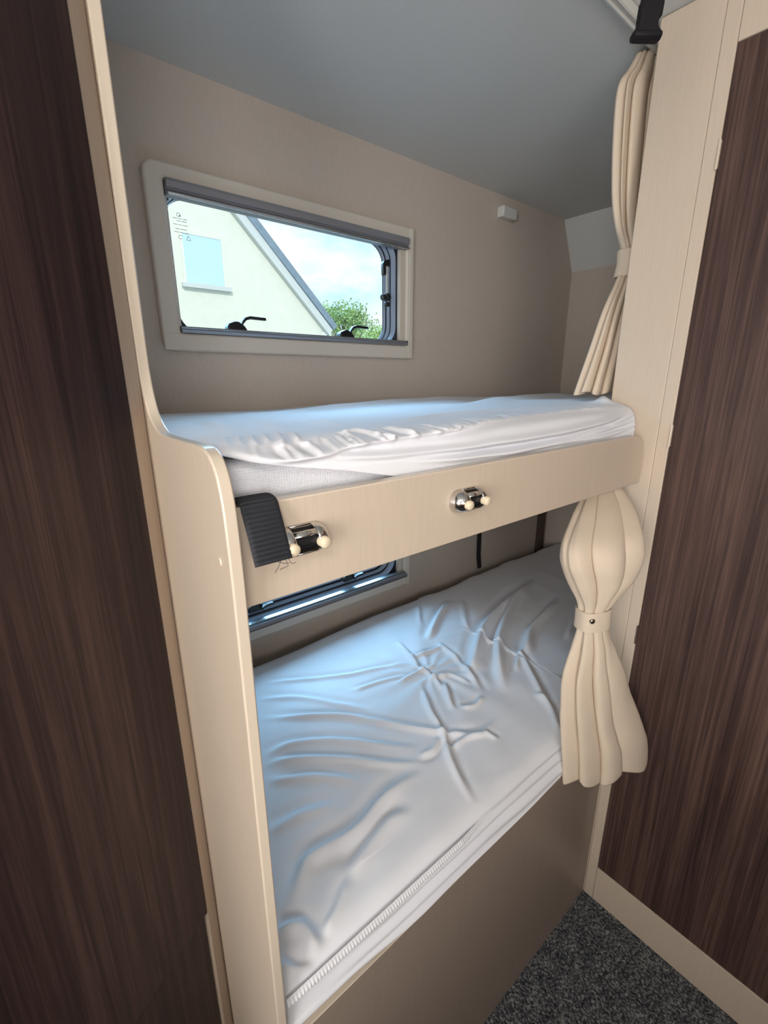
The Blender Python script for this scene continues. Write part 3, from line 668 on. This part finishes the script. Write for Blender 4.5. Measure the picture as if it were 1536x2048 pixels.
# ------------------------------------------------------------------ small things
se = BM(); prism(se, rrect(1.528, 1.612, 2.016, 2.052, .006, 4), 'y', D - .030, D - .0002)
s_ = tag(obj('contact_sensor', se, M['white_pl'], origin=(1.57, D, 2.016), bevel=.004, seg=3), 'small white plastic box on the back wall just under the ceiling', 'sensor')
bm = BM(); box(bm, 1.5285, 1.544, D - .0312, D - .001, 2.0165, 2.0515); obj('end_cap', bm, M['white_pl'], s_, bevel=.003)
# black side-release buckle hanging from the ceiling
by = .330; k = by / .45
BX = .6805
bk = empty('buckle', (.69, by, 1.83), 'black plastic side-release buckle hanging from the ceiling beside the upper curtain', 'buckle')
bx, bz = BX, 1.8395
ol = [(-.035, 0), (.035, 0), (.0365, .010), (.033, .020), (.024, .027), (.024, .040), (.031, .048), (.033, .078), (-.024, .078), (-.026, .048), (-.026, .040), (-.026, .027), (-.033, .020), (-.0365, .010)]
ol = [(u * .52, v * .50) for u, v in ol]
ea = np.array([.80, -.60]); en = np.array([-.60, -.80])
def bprism(bm, o, d0, d1):
    A = [bm.verts.new((bx + ea[0] * u + en[0] * d0, by + ea[1] * u + en[1] * d0, bz + v)) for u, v in o]
    B = [bm.verts.new((bx + ea[0] * u + en[0] * d1, by + ea[1] * u + en[1] * d1, bz + v)) for u, v in o]
    bm.faces.new(A); bm.faces.new(B[::-1])
    for i in range(len(o)): j = (i + 1) % len(o); bm.faces.new((A[i], A[j], B[j], B[i]))
bm = BM(); bprism(bm, [(u * .92, v) for u, v in ol], -.006, .006); obj('buckle_socket', bm, M['buckle'], bk, bevel=.003)
bm = BM(); bprism(bm, [(-.017, .001), (.017, .001), (.0175, .009), (-.0175, .009)], -.0075, .0075); obj('socket_rim', bm, M['buckle'], bk, bevel=.003)
bm = BM(); bprism(bm, [(-.011, .036), (.014, .036), (.015, ZC - bz - .001), (-.012, ZC - bz - .001)], -.0015, .0015); obj('buckle_strap', bm, M['buckle'], bk)

# ------------------------------------------------------------------ outside
bm = BM(); box(bm, -25, 45, D + .4, 60, -.75, -.65); struct('ground', bm, M['grass'])
HY = 10.0
hs = empty('house', (2.0, HY, -.65), 'pale rendered house gable with a slate roof seen through the upper window', 'house')
apx, apz, ex, ez = 1.95, 7.25, 6.33, 2.84
bm = BM(); prism(bm, [(2 * apx - ex, -.65), (ex, -.65), (ex, ez), (apx, apz), (2 * apx - ex, ez)], 'y', HY, HY + 9); obj('gable_wall', bm, M['house'], hs)
sl = math.sqrt(.5)
for s_ in (1, -1):
    bm = BM(); X = lambda x: apx + s_ * (x - apx)
    prism(bm, [(X(apx - .05), apz + .03), (X(ex + .22), ez - .24), (X(ex + .22 + .10), ez - .24 + .10), (X(apx), apz + .21)], 'y', HY - .16, HY + 9.2); rf = obj('roof', bm, M['roof'], hs)
    bm = BM(); prism(bm, [(X(apx), apz - .24), (X(ex + .10), ez - .36), (X(ex + .20), ez - .24), (X(apx), apz + .01)], 'y', HY - .13, HY - .005); obj('verge_board', bm, M['verge'], rf)
wx0, wx1, wz0, wz1 = 3.27, 4.01, 3.262, 4.127
bm = BM(); ring(bm, [(wx0 - .06, wz0 - .0), (wx1 + .06, wz0 - .0), (wx1 + .06, wz1 + .07), (wx0 - .06, wz1 + .07)], [(wx0, wz0), (wx1, wz0), (wx1, wz1), (wx0, wz1)], HY - .02, HY + .0)
wf = obj('window_surround', bm, M['house'], hs)
bm = BM(); box(bm, wx0, wx1, HY - .012, HY - .001, wz0, wz1); obj('roller_shutter', bm, M['shutter'], wf, label='pale blue closed shutter')
bm = BM(); box(bm, wx0 - .11, wx1 + .11, HY - .10, HY, wz0 - .075, wz0); obj('window_sill', bm, M['verge'], wf)
def tree(name, cx, cy, zb, rx, rz, zc, n, mat, label, seed, leaf=.11):
    r_ = np.random.default_rng(seed); t = empty(name, (cx, cy, zb), label, 'tree', 'trees beyond the house')
    bm = BM()
    tube(bm, [(cx, cy, zb), (cx + .05, cy, zb + (zc - zb) * .5), (cx - .03, cy, zc)], [.14, .11, .05], 8)
    br = []
    for i in range(34):
        a = r_.uniform(0, 2 * PI); e = r_.uniform(.1, 1.35); L = r_.uniform(.75, 1.08)
        p = np.array([cx + rx * L * math.cos(a) * math.cos(e), cy + rx * L * math.sin(a) * math.cos(e), zc + rz * L * math.sin(e) - .25 * rz]); br.append(p)
        s0 = np.array([cx, cy, zb + (zc - zb) * r_.uniform(.45, .95)])
        tube(bm, [s0, (s0 + p) / 2 + np.array([0, 0, .08]), p], [.035, .02, .008], 5)
    obj('trunk', bm, M['bark'], t, smooth=60)
    bm = BM()
    for i in range(n):
        b_ = br[r_.integers(len(br))]; u = r_.uniform(.35, 1.0) ** .6; c0 = np.array([cx, cy, zc - .2 * rz])
        p = Vector(c0 + (b_ - c0) * u + r_.normal(0, .13 * rx, 3)); L = leaf * r_.uniform(.6, 1.2)
        d = Vector(r_.normal(0, 1, 3)).normalized(); q = d.cross(Vector(r_.normal(0, 1, 3))).normalized()
        bm.faces.new([bm.verts.new(p), bm.verts.new(p + d * L * .5 + q * L * .28), bm.verts.new(p + d * L), bm.verts.new(p + d * L * .5 - q * L * .28)])
    obj('foliage', bm, mat, t)
tree('tree', 11.15, 16.0, -.65, 1.25, 1.15, 3.45, 3000, M['leaf'], 'loose green tree rising just right of the house eave', 3, .12)
tree('tree', 13.75, 16.8, -.65, 1.2, .8, 3.0, 2600, M['leaf2'], 'yellow-green tree at the lower right corner of the upper window', 5, .12)
tree('tree', 15.9, 21.5, -.65, 2.0, 1.1, 3.4, 2800, M['leaf2'], 'low pale green tree behind the loose green tree', 8, .12)

# ------------------------------------------------------------------ world and lights
w = bpy.data.worlds.new('sky'); scene.world = w; w.use_nodes = True; nt = w.node_tree
bg = nt.nodes['Background']; tc = nt.nodes.new('ShaderNodeTexCoord'); mp = nt.nodes.new('ShaderNodeMapping'); mp.inputs['Scale'].default_value = (1, 1, 2.4)
nz = nt.nodes.new('ShaderNodeTexNoise'); nz.inputs['Scale'].default_value = 3.4; nz.inputs['Detail'].default_value = 6; nz.inputs['Roughness'].default_value = .55
rp = nt.nodes.new('ShaderNodeValToRGB'); e = rp.color_ramp.elements; e[0].position = .40; e[0].color = (.46, .82, 1.0, 1); e[1].position = .60; e[1].color = (1.0, 1.0, 1.0, 1)
nt.links.new(tc.outputs['Generated'], mp.inputs['Vector']); nt.links.new(mp.outputs['Vector'], nz.inputs['Vector']); nt.links.new(nz.outputs['Fac'], rp.inputs['Fac']); nt.links.new(rp.outputs['Color'], bg.inputs['Color'])
bg.inputs['Strength'].default_value = 1.25
def light(name, kind, loc, target, energy, color, **k):
    l = bpy.data.lights.new(name, kind); l.energy = energy; l.color = color
    for a, v in k.items(): setattr(l, a, v)
    o = bpy.data.objects.new(name, l); COL.objects.link(o); o.location = loc
    o.rotation_euler = (Vector(target) - Vector(loc)).to_track_quat('-Z', 'Y').to_euler(); return o
light('bright_sky', 'SUN', (3.6, 10, 7.6), (.6, 1.2, 1.0), 25.0, (.34, .67, 1.0), angle=math.radians(78))
light('sun', 'SUN', (-8, -10, 14), (2, 10, 2), 2.3, (1, .97, .90), angle=math.radians(1))
light('left_fill', 'AREA', (-1.5, -.45, 1.45), (.9, .45, 1.6), 35, (1, .98, .955), shape='RECTANGLE', size=.8, size_y=1.1)  # added area light for assumed daylight from the left; no door built there
light('front_fill', 'AREA', (-.3, -1.2, 1.5), (.3, .4, 1.9), 27, (1, .985, .965), shape='RECTANGLE', size=1.3, size_y=.65)  # fill light added inside the closed front wall, which has no window
light('ceiling_fill', 'AREA', (-.5, -.45, ZC - .02), (-.5, -.45, 0), 6, (1, .96, .90), shape='DISK', size=.4)  # added overhead fill light, no lamp fitting here
for z in (1.713, 1.713 + LOW):
    l = light('window_portal', 'AREA', (.716, D + .06, z), (.716, 0, z), 1, (1, 1, 1), shape='RECTANGLE', size=.72, size_y=.33); l.data.cycles.is_portal = True

# ------------------------------------------------------------------ camera
F, YAW, PIT, ROL = 915.375, .6873, .2817, -.0033
cy_, sy_, cp_, sp_ = math.cos(YAW), math.sin(YAW), math.cos(PIT), math.sin(PIT)
fwd = Vector((sy_ * cp_, cy_ * cp_, -sp_)); rt = Vector((cy_, -sy_, 0)); up = rt.cross(fwd)
r2 = rt * math.cos(ROL) + up * math.sin(ROL); u2 = -rt * math.sin(ROL) + up * math.cos(ROL)
cam = bpy.data.cameras.new('camera'); co = bpy.data.objects.new('camera', cam); COL.objects.link(co)
co.matrix_world = Matrix(((r2.x, u2.x, -fwd.x, 0), (r2.y, u2.y, -fwd.y, 0), (r2.z, u2.z, -fwd.z, 1.45), (0, 0, 0, 1)))
cam.sensor_fit = 'VERTICAL'; cam.sensor_height = 36; cam.sensor_width = 27; cam.lens = F / 2048 * 36; cam.clip_start = .01; cam.clip_end = 200
scene.camera = co
vs_ = scene.view_settings; vs_.view_transform = 'Standard'; vs_.look = 'None'; vs_.exposure = 0.0; vs_.gamma = 1.0; vs_.use_curve_mapping = False
